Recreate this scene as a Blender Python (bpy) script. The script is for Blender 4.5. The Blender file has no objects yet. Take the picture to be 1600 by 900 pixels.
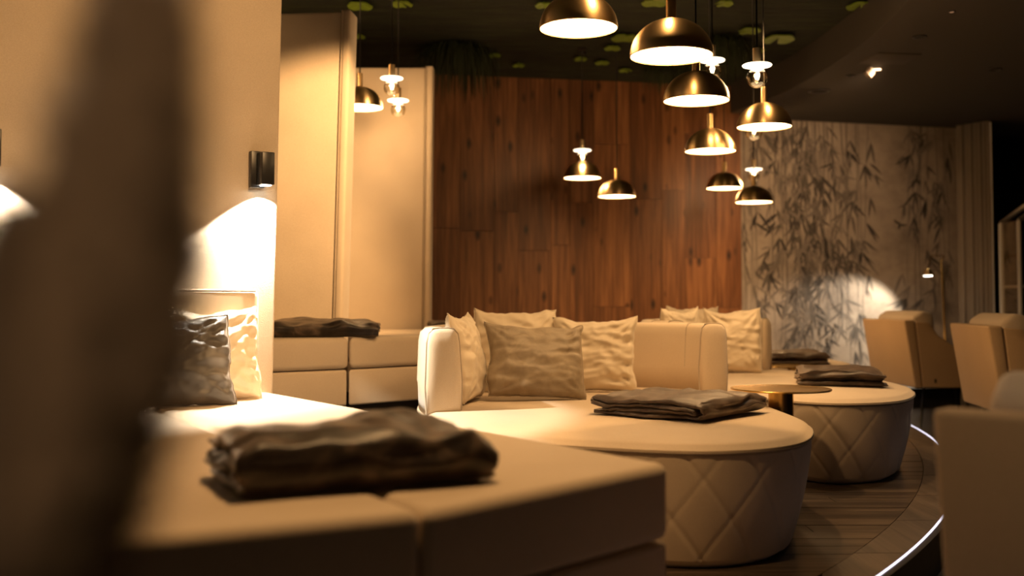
import bpy, bmesh, math, random
from mathutils import Vector, Matrix, noise
random.seed(7)
C = bpy.context.scene.collection
scene = bpy.context.scene
pi = math.pi

# ------------------------------------------------------------------ camera
F = 1650.0; CAMZ = 0.87; PITCH = math.radians(2.4); HOR = 472.0
PY0 = HOR - F*math.tan(PITCH)
cd = bpy.data.cameras.new('camera'); cam = bpy.data.objects.new('camera', cd); C.objects.link(cam)
cam.location = (0, 0, CAMZ); cam.rotation_euler = (pi/2 + PITCH, 0, 0)
cd.sensor_width = 36; cd.lens = 36*F/1600; cd.shift_y = -(450-PY0)/1600
cd.clip_start = 0.02; cd.clip_end = 60
cd.dof.use_dof = True; cd.dof.focus_distance = 4.4; cd.dof.aperture_fstop = 1.5; cd.dof.aperture_blades = 0
scene.camera = cam

# ------------------------------------------------------------------ world, exposure
w = bpy.data.worlds.new('world'); scene.world = w; w.use_nodes = True
w.node_tree.nodes['Background'].inputs[0].default_value = (1.0, 0.72, 0.48, 1)
w.node_tree.nodes['Background'].inputs[1].default_value = 0.012
scene.view_settings.view_transform = 'Standard'; scene.view_settings.look = 'None'
scene.view_settings.exposure = 0.15; scene.view_settings.gamma = 1.0
scene.view_settings.use_curve_mapping = False

AMBER = (1.0, 0.57, 0.235)
WARM = (1.0, 0.84, 0.62)
DOME_E = 17.0      # brightness of the dome diffusers
BULB_W = 11.0     # watts of a bare bulb
SCONCE_W = 150.0

def W(px, py, d):
    """the point seen at pixel (px,py) standing d metres into the room"""
    x, y, z = px-800.0, F, -(py-PY0)
    yy = y*math.cos(PITCH) - z*math.sin(PITCH); zz = y*math.sin(PITCH) + z*math.cos(PITCH)
    k = d/yy
    return Vector((x*k, d, CAMZ + zz*k))
def WZ(px, py, z):
    """the point seen at pixel (px,py) at height z"""
    p = W(px, py, 1.0); k = (z-CAMZ)/(p.z-CAMZ)
    return Vector((p.x*k, k, z))

def lamp(name, kind, loc, power, color, **kw):
    l = bpy.data.lights.new(name, kind); l.energy = power; l.color = color
    for k, v in kw.items(): setattr(l, k, v)
    o = bpy.data.objects.new(name, l); C.objects.link(o); o.location = loc
    return o
# added fill spots without fittings, brightening beds, panels, mural, platform and foreground
def spot(name, loc, aim, power, color, size, blend=0.6, rad=0.04):
    o = lamp(name, 'SPOT', loc, power, color, spot_size=math.radians(size), spot_blend=blend, shadow_soft_size=rad)
    o.rotation_euler = (Vector(aim)-Vector(loc)).to_track_quat('-Z', 'Y').to_euler()
    return o
spot('fill_spot', (0.55, 3.9, 2.6), (0.3, 4.4, 0.4), 95, AMBER, 85)          # over the nearest daybed
spot('fill_spot', (-0.2, 2.3, 2.6), (-0.5, 2.7, 0.5), 125, AMBER, 80)        # over the near bed
spot('fill_spot', (0.3, 2.4, 2.6), (-1.6, 4.0, 1.7), 165, AMBER, 70)         # near wall panel
spot('fill_spot', (-0.1, 4.7, 2.6), (-1.25, 6.0, 1.4), 360, AMBER, 50)       # middle and farthest panels
spot('fill_spot', (1.5, 5.6, 2.6), (1.5, 6.2, 0.4), 50, AMBER, 75)          # over the second daybed
spot('fill_spot', (2.7, 7.6, 2.55), (2.7, 10.1, 1.5), 75, (1.0,0.63,0.36), 75, 0.9)
spot('fill_spot', (2.6, 5.6, 2.5), (2.0, 5.2, 0.0), 40, (1.0,0.74,0.48), 70) # platform edge
spot('fill_spot', (-0.6, -0.4, 2.4), (-0.12, 0.45, 0.85), 130, (1.0,0.76,0.52), 40)
spot('fill_spot', (0.2, 0.9, 2.5), (1.25, 1.9, 0.5), 38, (1.0,0.72,0.46), 45)

# ------------------------------------------------------------------ mesh helpers
def mesh_obj(name, verts, faces, mat=None, parent=None, smooth=False, sharp=None):
    me = bpy.data.meshes.new(name); me.from_pydata([tuple(v) for v in verts], [], faces); me.update()
    if mat: me.materials.append(mat)
    if smooth:
        for p in me.polygons: p.use_smooth = True
    if sharp: me.set_sharp_from_angle(angle=math.radians(sharp))
    o = bpy.data.objects.new(name, me); C.objects.link(o)
    if parent: o.parent = parent
    return o
def tag(o, label=None, cat=None, group=None, kind=None):
    if label: o['label'] = label
    if cat: o['category'] = cat
    if group: o['group'] = group
    if kind: o['kind'] = kind
    return o
def thing(name, label, cat, loc=(0,0,0), rz=0, group=None):
    o = bpy.data.objects.new(name, None); C.objects.link(o); o.location = loc; o.rotation_euler = (0,0,rz)
    o.empty_display_size = 0.1
    return tag(o, label, cat, group)
def bevel(o, wd, seg=3, angle=35):
    m = o.modifiers.new('bevel', 'BEVEL'); m.width = wd; m.segments = seg; m.limit_method = 'ANGLE'; m.angle_limit = math.radians(angle)
    m.harden_normals = False
    for p in o.data.polygons: p.use_smooth = True
    return o
def boxv(x0,x1,y0,y1,z0,z1):
    v = [(x0,y0,z0),(x1,y0,z0),(x1,y1,z0),(x0,y1,z0),(x0,y0,z1),(x1,y0,z1),(x1,y1,z1),(x0,y1,z1)]
    f = [(0,3,2,1),(4,5,6,7),(0,1,5,4),(1,2,6,5),(2,3,7,6),(3,0,4,7)]
    return v, f
def box(name, b, mat, parent=None, bev=0, seg=2):
    o = mesh_obj(name, *boxv(*b), mat, parent)
    if bev: bevel(o, bev, seg)
    return o
def prism(name, poly, z0, z1, mat, parent=None, bev=0, seg=3):
    n = len(poly)
    a = sum(poly[i][0]*poly[(i+1)%n][1]-poly[(i+1)%n][0]*poly[i][1] for i in range(n))
    if a < 0: poly = poly[::-1]
    v = [(p[0],p[1],z0) for p in poly]+[(p[0],p[1],z1) for p in poly]
    f = [tuple(range(n))[::-1], tuple(range(n,2*n))]+[(i,(i+1)%n,n+(i+1)%n,n+i) for i in range(n)]
    o = mesh_obj(name, v, f, mat, parent)
    if bev: bevel(o, bev, seg)
    return o
def tube(name, pts, r, mat, parent=None, n=8, closed=False, cap=True):
    pts = [Vector(p) for p in pts]; V=[]; Fc=[]; m=len(pts)
    for i,p in enumerate(pts):
        if closed: t = pts[(i+1)%m]-pts[i-1]
        else: t = pts[min(i+1,m-1)]-pts[max(i-1,0)]
        t.normalize(); up = Vector((0,0,1)) if abs(t.z)<0.9 else Vector((1,0,0))
        a = t.cross(up).normalized(); b = t.cross(a).normalized()
        rr = r[i] if isinstance(r,(list,tuple)) else r
        for k in range(n):
            th = 2*pi*k/n; V.append(p+a*rr*math.cos(th)+b*rr*math.sin(th))
    L = m if closed else m-1
    for i in range(L):
        j=(i+1)%m
        for k in range(n): Fc.append((i*n+k, i*n+(k+1)%n, j*n+(k+1)%n, j*n+k))
    if cap and not closed:
        Fc.append(tuple(range(n))); Fc.append(tuple(range((m-1)*n,m*n))[::-1])
    return mesh_obj(name, V, Fc, mat, parent, True)
def lathe(name, prof, mat, parent=None, n=32, loc=(0,0,0)):
    V=[]; Fc=[]; m=len(prof)
    for r,z in prof:
        for k in range(n):
            th=2*pi*k/n; V.append((loc[0]+r*math.cos(th),loc[1]+r*math.sin(th),loc[2]+z))
    for i in range(m-1):
        for k in range(n): Fc.append((i*n+k,i*n+(k+1)%n,(i+1)*n+(k+1)%n,(i+1)*n+k))
    return mesh_obj(name, V, Fc, mat, parent, True, 38)
def catmull(P, per, closed=True):
    out=[]; n=len(P)
    rng = n if closed else n-1
    for i in range(rng):
        if closed: a,b,c,d = P[i-1],P[i],P[(i+1)%n],P[(i+2)%n]
        else: a,b,c,d = P[max(i-1,0)],P[i],P[i+1],P[min(i+2,n-1)]
        for k in range(per):
            t=k/per
            out.append(tuple(0.5*((2*b[j])+(-a[j]+c[j])*t+(2*a[j]-5*b[j]+4*c[j]-d[j])*t*t+(-a[j]+3*b[j]-3*c[j]+d[j])*t**3) for j in range(len(b))))
    if not closed: out.append(tuple(P[-1]))
    return out
def copy_tree(root, loc, rz, label=None, group=None):
    r = root.copy(); C.objects.link(r); r.location = loc; r.rotation_euler = (0,0,rz)
    if label: r['label'] = label
    if group: r['group'] = group
    for ch in list(root.children):
        c = ch.copy(); C.objects.link(c); c.parent = r
        for g in list(ch.children):
            d = g.copy(); C.objects.link(d); d.parent = c
    return r

# ------------------------------------------------------------------ materials
def mat(name, color, rough=0.6, metal=0.0, **kw):
    m = bpy.data.materials.new(name); m.use_nodes = True
    b = m.node_tree.nodes['Principled BSDF']
    b.inputs['Base Color'].default_value = (*color,1); b.inputs['Roughness'].default_value = rough; b.inputs['Metallic'].default_value = metal
    for k,v in kw.items(): b.inputs[k].default_value = v
    return m
def N(m, t, **kw):
    n = m.node_tree.nodes.new(t)
    for k,v in kw.items():
        if k in n.inputs: n.inputs[k].default_value = v
        else: setattr(n,k,v)
    return n
def L(m,a,b): m.node_tree.links.new(a,b)
def coords(m, scale=(1,1,1), kind='Object', rnd=False):
    tc = N(m,'ShaderNodeTexCoord'); mp = N(m,'ShaderNodeMapping'); mp.inputs['Scale'].default_value = scale
    src = tc.outputs[kind]
    if kind == 'Position':
        pass
    if rnd:
        oi = N(m,'ShaderNodeObjectInfo'); mul = N(m,'ShaderNodeVectorMath',operation='SCALE'); 
        cx = N(m,'ShaderNodeCombineXYZ'); 
        L(m,oi.outputs['Random'],cx.inputs[0]); L(m,oi.outputs['Random'],cx.inputs[1]); L(m,oi.outputs['Random'],cx.inputs[2])
        L(m,cx.outputs[0],mul.inputs[0]); mul.inputs['Scale'].default_value = 37.0
        ad = N(m,'ShaderNodeVectorMath',operation='ADD'); L(m,src,ad.inputs[0]); L(m,mul.outputs[0],ad.inputs[1]); src = ad.outputs[0]
    L(m,src,mp.inputs['Vector']); return mp.outputs['Vector']
def ramp(m, fac, stops):
    r = N(m,'ShaderNodeValToRGB'); cr = r.color_ramp
    while len(cr.elements) < len(stops): cr.elements.new(0.5)
    for e,(p,c) in zip(cr.elements,stops): e.position = p; e.color = (*c,1)
    L(m,fac,r.inputs[0]); return r.outputs[0]
def bump(m, h, strength, dist=0.01):
    b = N(m,'ShaderNodeBump'); b.inputs['Strength'].default_value = strength; b.inputs['Distance'].default_value = dist
    L(m,h,b.inputs['Height']); L(m,b.outputs[0],m.node_tree.nodes['Principled BSDF'].inputs['Normal'])
def fabric(name, c0, c1, sc=260, rough=0.85, sheen=0.25, bs=0.25):
    m = mat(name, c0, rough); b = m.node_tree.nodes['Principled BSDF']
    b.inputs['Sheen Weight'].default_value = sheen; b.inputs['Sheen Roughness'].default_value = 0.5
    v = coords(m,(sc,sc,sc*1.6)); n = N(m,'ShaderNodeTexNoise'); n.inputs['Scale'].default_value = 1.0; n.inputs['Detail'].default_value = 2; L(m,v,n.inputs['Vector'])
    v2 = coords(m,(3,3,3)); n2 = N(m,'ShaderNodeTexNoise'); n2.inputs['Scale'].default_value = 1.0; n2.inputs['Detail'].default_value = 4; L(m,v2,n2.inputs['Vector'])
    mx = N(m,'ShaderNodeMath',operation='ADD'); L(m,n.outputs[0],mx.inputs[0]); L(m,n2.outputs[0],mx.inputs[1])
    ml = N(m,'ShaderNodeMath',operation='MULTIPLY'); ml.inputs[1].default_value=0.5; L(m,mx.outputs[0],ml.inputs[0])
    L(m,ramp(m,ml.outputs[0],[(0.35,c0),(0.65,c1)]),b.inputs['Base Color'])
    bump(m,n.outputs[0],bs,0.002)
    return m
CREAM = fabric('cream_fabric',(0.56,0.45,0.325),(0.65,0.53,0.39))
PANEL = fabric('panel_fabric',(0.50,0.41,0.31),(0.60,0.50,0.385),sc=190,bs=0.4)
PIPE = fabric('piping_fabric',(0.36,0.29,0.21),(0.42,0.34,0.25))
SATIN = fabric('satin_fabric',(0.62,0.52,0.38),(0.70,0.60,0.45),sc=400,rough=0.55,sheen=0.3,bs=0.1)
LEATH = fabric('leather',(0.52,0.35,0.185),(0.59,0.40,0.22),sc=120,rough=0.6,sheen=0.1,bs=0.15)
def velvet(name, c0, c1, c2, sc=(9,9,9), rough=0.42):
    m = mat(name,c1,rough); b = m.node_tree.nodes['Principled BSDF']
    b.inputs['Sheen Weight'].default_value = 0.45; b.inputs['Sheen Roughness'].default_value = 0.4
    b.inputs['Sheen Tint'].default_value = (0.75,0.6,0.48,1)
    n = N(m,'ShaderNodeTexNoise'); n.inputs['Scale'].default_value=1; n.inputs['Detail'].default_value=5; n.inputs['Distortion'].default_value=1.2
    L(m,coords(m,sc,rnd=True),n.inputs['Vector'])
    L(m,ramp(m,n.outputs[0],[(0.32,c0),(0.52,c1),(0.70,c2)]),b.inputs['Base Color'])
    n2 = N(m,'ShaderNodeTexNoise'); n2.inputs['Scale'].default_value=300; L(m,coords(m),n2.inputs['Vector'])
    bump(m,n2.outputs[0],0.3,0.002)
    return m
BROWN = velvet('brown_plush',(0.010,0.007,0.005),(0.030,0.020,0.015),(0.14,0.10,0.072))  # lightest tone paints highlights into the plush, mottled like brushed nap
BROWN_L = velvet('taupe_plush',(0.032,0.021,0.015),(0.062,0.042,0.031),(0.12,0.085,0.063))
GREYV = velvet('grey_velvet',(0.04,0.036,0.034),(0.085,0.078,0.074),(0.17,0.155,0.145),(7,7,7))
TAUPEV = velvet('taupe_velvet',(0.24,0.19,0.13),(0.29,0.235,0.165),(0.35,0.285,0.20),(14,14,14),0.6)
BRASS = mat('brushed_brass',(0.56,0.40,0.20),0.30,1.0)
bb = BRASS.node_tree.nodes['Principled BSDF']; bb.inputs['Anisotropic'].default_value = 0.75; bb.inputs['Roughness'].default_value = 0.36; bb.inputs['Anisotropic Rotation'].default_value = 0.25
tg = BRASS.node_tree.nodes.new('ShaderNodeTangent'); tg.direction_type='RADIAL'; tg.axis='Z'; L(BRASS,tg.outputs[0],bb.inputs['Tangent'])
BRASS_D = mat('table_brass',(0.60,0.38,0.12),0.25,1.0)
BLACK = mat('black_metal',(0.012,0.011,0.010),0.35)
WHITEP = mat('white_paint',(0.75,0.72,0.66),0.5)
DARK = mat('dark_paint',(0.018,0.016,0.015),0.8)
SOFFIT = mat('soffit_paint',(0.045,0.038,0.031),0.85)
BLACKW = mat('black_wall',(0.012,0.009,0.007),0.8)
def emit(name, color, s):
    m = bpy.data.materials.new(name); m.use_nodes = True; nt = m.node_tree; nt.nodes.clear()
    e = nt.nodes.new('ShaderNodeEmission'); o = nt.nodes.new('ShaderNodeOutputMaterial'); e.inputs[0].default_value=(*color,1); e.inputs[1].default_value=s
    nt.links.new(e.outputs[0],o.inputs[0]); return m
DIFF = emit('dome_glow',(1.0,0.60,0.27),DOME_E)
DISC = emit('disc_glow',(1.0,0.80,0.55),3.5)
FIL = emit('filament_glow',(1.0,0.72,0.38),30)
LED = emit('led_glow',(0.93,0.86,1.0),1.5)
SCG = emit('sconce_glow',(1.0,0.95,0.85),20)
def glass():
    m = bpy.data.materials.new('clear_glass'); m.use_nodes=True; nt=m.node_tree; nt.nodes.clear()
    t=nt.nodes.new('ShaderNodeBsdfTransparent'); g=nt.nodes.new('ShaderNodeBsdfGlossy'); g.inputs['Roughness'].default_value=0.05
    fr=nt.nodes.new('ShaderNodeLayerWeight'); fr.inputs[0].default_value=0.35; mx=nt.nodes.new('ShaderNodeMixShader'); o=nt.nodes.new('ShaderNodeOutputMaterial')
    nt.links.new(fr.outputs['Facing'],mx.inputs[0]); nt.links.new(t.outputs[0],mx.inputs[1]); nt.links.new(g.outputs[0],mx.inputs[2]); nt.links.new(mx.outputs[0],o.inputs[0])
    g.inputs[0].default_value=(0.9,0.8,0.65,1); t.inputs[0].default_value=(1,0.97,0.9,1)
    return m
GLASS = glass()
def wood(name, axis, c, rough=0.5, knots=True, fine=1.0):
    m = mat(name,c[1],rough); b = m.node_tree.nodes['Principled BSDF']
    sc = [14*fine,14*fine,14*fine]; sc[axis] = 0.9
    n = N(m,'ShaderNodeTexNoise'); n.inputs['Scale'].default_value=1; n.inputs['Detail'].default_value=6; n.inputs['Roughness'].default_value=0.6; n.inputs['Distortion'].default_value=0.5
    L(m,coords(m,sc,rnd=True),n.inputs['Vector'])
    sc2=[60*fine]*3; sc2[axis]=2.2
    n2 = N(m,'ShaderNodeTexNoise'); n2.inputs['Scale'].default_value=1; n2.inputs['Detail'].default_value=3; L(m,coords(m,sc2,rnd=True),n2.inputs['Vector'])
    oi = N(m,'ShaderNodeObjectInfo')
    a = N(m,'ShaderNodeMath',operation='MULTIPLY_ADD'); a.inputs[1].default_value=0.42; L(m,n2.outputs[0],a.inputs[0]); 
    s = N(m,'ShaderNodeMath',operation='MULTIPLY'); s.inputs[1].default_value=0.60; L(m,n.outputs[0],s.inputs[0]); L(m,s.outputs[0],a.inputs[2])
    r = N(m,'ShaderNodeMath',operation='MULTIPLY_ADD'); r.inputs[1].default_value=0.11; L(m,oi.outputs['Random'],r.inputs[0]); L(m,a.outputs[0],r.inputs[2])
    fac = r.outputs[0]
    if knots:
        sk=[7,7,7]; sk[axis]=3.2
        v = N(m,'ShaderNodeTexVoronoi'); v.inputs['Scale'].default_value=1.0; L(m,coords(m,sk,rnd=True),v.inputs['Vector'])
        k = N(m,'ShaderNodeMapRange'); k.inputs['From Min'].default_value=0.05; k.inputs['From Max'].default_value=0.20; k.inputs['To Min'].default_value=0.25; L(m,v.outputs['Distance'],k.inputs['Value'])
        mm = N(m,'ShaderNodeMath',operation='MULTIPLY'); L(m,fac,mm.inputs[0]); L(m,k.outputs[0],mm.inputs[1]); fac = mm.outputs[0]
    L(m,ramp(m,fac,[(0.12,c[0]),(0.5,c[1]),(0.78,c[2])]),b.inputs['Base Color'])
    bump(m,n2.outputs[0],0.25,0.003)
    return m
WOODW = wood('oak_wall',2,[(0.016,0.007,0.003),(0.14,0.053,0.018),(0.38,0.165,0.062)],0.5)
WOODF = wood('dark_floor',0,[(0.010,0.007,0.005),(0.05,0.036,0.026),(0.17,0.125,0.09)],0.33,False)

TAUPEV.node_tree.nodes['Principled BSDF'].inputs['Sheen Weight'].default_value=0.15
# ------------------------------------------------------------------ SETTING: floors
floor = box('floor',(-6,8,-2,12.5,-0.25,-0.15),mat('floor_dark',(0.03,0.022,0.016),0.4)); tag(floor,kind='structure')
CX, CY, R0 = -6.49, 8.86, 9.40
def edge(d, R=R0):
    if d < 3.3:
        P = [(-1.0,0.7),(0.52,1.4),(0.72,2.2),(1.128,3.3)]
        off = R0-R
        for a,b in zip(P,P[1:]):
            if a[1] <= d <= b[1]: return a[0]+(b[0]-a[0])*(d-a[1])/(b[1]-a[1]) - off*1.15
        return P[0][0]
    return CX+math.sqrt(R*R-(d-CY)**2)
ds = [0.7,1.05,1.4,1.8,2.2,2.75]+[3.3+i*0.15 for i in range(40)]
plat_poly = [(edge(d,R0+0.03),d) for d in ds]+[(edge(9.15,R0+0.03),9.15),(-5,9.15),(-5,0.7)]
plat = prism('trim_1',plat_poly,-0.149,-0.012,mat('platform_riser',(0.03,0.022,0.017),0.5)); tag(plat,kind='structure')
# planks of the platform, each on its own, cut to the curved border
d = 1.45; row = 0
while d < 8.8:
    d2 = d+0.118; xa, xb = edge(d,R0-0.154), edge(d2,R0-0.154); x0 = -1.9
    cut = x0 + random.uniform(0.3,1.3)
    xs = [x0]
    while cut < min(xa,xb)-0.25: xs.append(cut); cut += random.uniform(1.0,1.7)
    for i,x in enumerate(xs):
        g=0.0016
        if i == len(xs)-1: q=[(x+g,d+g),(xa,d+g),(xb,d2-g),(x+g,d2-g)]
        else: q=[(x+g,d+g),(xs[i+1]-g,d+g),(xs[i+1]-g,d2-g),(x+g,d2-g)]
        prism('plank',q,-0.012,random.uniform(-0.0012,0.0004),WOODF,plat)
    d = d2; row += 1
# curved border boards
bd = [1.5+0.55*i for i in range(14)]
WOODB = wood('border_wood',1,[(0.02,0.015,0.012),(0.07,0.053,0.04),(0.14,0.105,0.08)],0.4,False)
for a,b_ in zip(bd,bd[1:]):
    sub=[a+(b_-a)*k/4 for k in range(5)]; sub[0]+=0.002; sub[-1]-=0.002
    q=[(edge(s,R0-0.001),s) for s in sub]+[(edge(s,R0-0.15),s) for s in reversed(sub)]
    prism('border_board',q,-0.012,0.001,WOODB,plat)
# light strip let into the edge
V=[];Fc=[]
ls=[1.5+i*0.12 for i in range(62)]
for s in ls:
    e0,e1=edge(s,R0+0.001),edge(s,R0+0.009); V+= [(e0,s,-0.012),(e0,s,0.003),(e1,s,0.003),(e1,s,-0.012)]
for i in range(len(ls)-1):
    for k in range(4): Fc.append((i*4+k,i*4+(k+1)%4,(i+1)*4+(k+1)%4,(i+1)*4+k))
mesh_obj('light_strip',V,Fc,LED,plat)
V=[];Fc=[]
for s in ls:
    e0,e1=edge(s,R0+0.0095),edge(s,R0+0.034); V+= [(e0,s,-0.149),(e0,s,0.001),(e1,s,0.001),(e1,s,-0.149)]
for i in range(len(ls)-1):
    for k in range(4): Fc.append((i*4+k,i*4+(k+1)%4,(i+1)*4+(k+1)%4,(i+1)*4+k))
mesh_obj('edge_profile',V,Fc,BLACK,plat)

# ------------------------------------------------------------------ SETTING: wood wall
A = Vector((-2.6,8.85)); B = Vector((2.115,9.72)); wl=(B-A).length; wd=(B-A).normalized(); wn=Vector((wd.y,-wd.x))
def onwall(s,o): p=A+wd*s+wn*o; return (p.x,p.y)
CZ = 2.87
wall = prism('wall_back',[onwall(0,-0.02),onwall(wl-0.002,-0.02),onwall(wl-0.002,-0.14),onwall(0,-0.14)],-0.15,CZ+0.1,mat('backing',(0.02,0.012,0.008),0.8)); tag(wall,kind='structure')
s=0
while s < wl-0.05:
    wv = random.choice([0.30,0.30,0.17,0.22,0.34]); e=min(s+wv,wl)
    if wl-e < 0.12: e = wl
    zs=[-0.15]; z = random.uniform(0.4,1.9)
    while z < CZ-0.3: zs.append(z); z += random.uniform(1.0,2.0)
    zs.append(CZ+0.05)
    for a,b_ in zip(zs,zs[1:]):
        t=random.uniform(0.0,0.005); g=0.0018
        prism('plank',[onwall(s+g,t),onwall(e-g,t),onwall(e-g,-0.02),onwall(s+g,-0.02)],a+g,b_-g,WOODW,wall)
    s=e
# ------------------------------------------------------------------ SETTING: mural wall
MA = Vector((2.12,9.86)); MB = Vector((4.40,10.45)); ml=(MB-MA).length; md=(MB-MA).normalized(); mn=Vector((md.y,-md.x))
def onm(s,o): p=MA+md*s+mn*o; return (p.x,p.y)
mur = mat('mural_plaster',(0.4,0.35,0.29),0.7); 
n=N(mur,'ShaderNodeTexNoise'); n.inputs['Scale'].default_value=1; n.inputs['Detail'].default_value=9; n.inputs['Roughness'].default_value=0.7; L(mur,coords(mur,(2.2,2.2,2.8)),n.inputs['Vector'])
L(mur,ramp(mur,n.outputs[0],[(0.3,(0.26,0.21,0.165)),(0.5,(0.42,0.345,0.27)),(0.7,(0.52,0.44,0.35))]),mur.node_tree.nodes['Principled BSDF'].inputs['Base Color'])
wm = prism('wall_mural',[onm(-0.3,0),onm(ml+0.1,0),onm(ml+0.1,-0.12),onm(-0.3,-0.12)],-0.15,2.62,mur); tag(wm,kind='structure')
wm.name='wall_far'
SC = [(0.085,0.072,0.06),(0.16,0.135,0.11),(0.26,0.22,0.18)]
acc=[([],[]) for _ in SC]
def mp_(s,z,o=0.0015): x,y=onm(s,o); return (x,y,z)
def strip(t,pts,w0,w1):
    V,Fc=acc[t]
    for i,(a,b_) in enumerate(zip(pts,pts[1:])):
        k=i/max(1,len(pts)-1); wv=w0+(w1-w0)*k
        j=len(V); V += [mp_(a[0]-wv,a[1]),mp_(a[0]+wv,a[1]),mp_(b_[0]+wv,b_[1]),mp_(b_[0]-wv,b_[1])]; Fc.append((j,j+1,j+2,j+3))
def leaf(t,s,z,ang,ln,wv):
    V,Fc=acc[t]; dx,dz=math.sin(ang),-math.cos(ang); nx,nz=-dz,dx; bend=random.uniform(-0.15,0.15)*ln
    j=len(V); prof=[(0,0),(0.2,0.75),(0.45,1),(0.75,0.6),(1,0)]
    le=[];ri=[]
    for u,ww in prof:
        cx=s+dx*ln*u+nx*bend*u*u; cz=z+dz*ln*u+nz*bend*u*u
        le.append(mp_(cx-nx*wv*ww,cz-nz*wv*ww,0.0015+t*0.0004)); ri.append(mp_(cx+nx*wv*ww,cz+nz*wv*ww,0.0015+t*0.0004))
    V += [le[0]]+le[1:-1]+[le[-1]]+ri[1:-1][::-1]; m_=len(le)+len(ri)-2; Fc.append(tuple(range(j,j+m_)))
rm = random.Random(3)
def inb(s,z): return 0.03<s<ml-0.03 and 0.0<z<2.58
# s along wall: ~0 at x=1160px ... ml at 1497px
groups=[(0.05,0.42,7,0.6),(0.40,1.0,17,1.2),(0.95,1.40,6,0.6),(1.80,2.30,8,0.75)]
for (a,b_,cnt,dens) in groups:
    for i in range(cnt):
        s0=rm.uniform(a,b_); z=2.6; pts=[]; lean=rm.uniform(-0.05,0.05); zb=rm.uniform(-0.1,0.9)
        while z>zb: pts.append((max(0.03,min(ml-0.03,s0)),z)); z-=0.12; s0+=lean*0.12+rm.uniform(-0.008,0.008)
        t=rm.choice([1,2,2]); strip(t,pts,0.006,0.003)
        for p in pts:
            if rm.random()<0.62*dens:
                sd=rm.choice([-1,1]); ba=sd*rm.uniform(0.1,0.6); tt=rm.choice([0,1,1,2])
                ex=p[0]+sd*rm.uniform(0.03,0.1); ez=p[1]-rm.uniform(0.0,0.06)
                if inb(ex,ez): strip(2,[p,(ex,ez)],0.003,0.002)
                for k in range(rm.randint(2,5)):
                    an=ba+rm.uniform(-0.7,0.7); ln=rm.uniform(0.09,0.24)
                    ee=ex+math.sin(an)*ln
                    if inb(ee,ez-ln) and inb(ex,ez): leaf(tt,ex,ez,an,ln,ln*rm.uniform(0.04,0.075))
for t,(V,Fc) in enumerate(acc):
    o=mesh_obj('bamboo_print',V,Fc,mat('print_tone',SC[t],0.75),wm); tag(o,kind='stuff')
def bird(px,py,sz,rot):
    P=[(0,0.15),(0.12,0.1),(0.95,0.5),(0.5,0.0),(0.2,-0.12),(0.28,-0.75),(0.06,-0.4),(-0.12,-0.8),(-0.12,-0.15),(-0.7,-0.15),(-1.0,0.1),(-0.4,0.15)]
    c=W(px,py,10.25); s=((Vector((c.x,c.y))-MA).dot(md))
    V=[]
    for x,z in P:
        xx=x*math.cos(rot)-z*math.sin(rot); zz=x*math.sin(rot)+z*math.cos(rot); V.append(mp_(s+xx*sz,c.z+zz*sz,0.003))
    mesh_obj('bird_print',V,[tuple(range(len(V)))],bpy.data.materials['print_tone'],wm)
bird(1440,280,0.10,0.9); bird(1410,350,0.085,-0.5)
ledge = prism('trim_2',[onm(-0.1,0.002),onm(ml,0.002),onm(ml,0.20),onm(-0.1,0.20)],0.05,0.10,WHITEP); tag(ledge,kind='structure')
prism('support',[onm(0,0.002),onm(ml,0.002),onm(ml,0.1),onm(0,0.1)],-0.15,0.05,BLACKW,ledge)
# right dark walls
tag(box('wall_right',(6.2,6.3,-1,12.3,-0.15,2.9),BLACKW),kind='structure')
tag(box('wall_left',(-4.6,-4.5,-1,9.0,-0.15,2.9),BLACKW),kind='structure')
tag(box('wall_corner',(-4.6,-2.62,8.86,8.96,-0.15,2.9),BLACKW),kind='structure')
tag(box('wall_rear',(4.3,6.3,11.4,11.5,-0.15,2.9),BLACKW),kind='structure')
# ------------------------------------------------------------------ SETTING: ceilings
mossm = mat('moss_ceiling',(0.03,0.04,0.015),0.9)
n=N(mossm,'ShaderNodeTexNoise'); n.inputs['Scale'].default_value=1; n.inputs['Detail'].default_value=8; n.inputs['Roughness'].default_value=0.7; L(mossm,coords(mossm,(3,12,3)),n.inputs['Vector'])
L(mossm,ramp(mossm,n.outputs[0],[(0.35,(0.003,0.005,0.002)),(0.55,(0.013,0.018,0.005)),(0.75,(0.035,0.048,0.010))]),mossm.node_tree.nodes['Principled BSDF'].inputs['Base Color'])
bump(mossm,n.outputs[0],0.8,0.05)
ceil = box('ceiling',(-5,8,-1,12.4,CZ,CZ+0.1),mossm); tag(ceil,kind='structure')
SP=[(0.2,0.5),(0.9,2.0),(1.6,3.4),(2.05,4.8),(2.28,6.05),(2.34,6.8),(2.34,7.53),(2.29,8.27),(2.22,8.78),(2.0,9.60)]
sp=[p for p in catmull(SP,6,False)]
soff = prism('trim_3',sp+[(2.19,9.70),(2.19,12.4),(8,12.4),(8,0.5)],2.60,CZ-0.001,SOFFIT); tag(soff,kind='structure')
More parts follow.
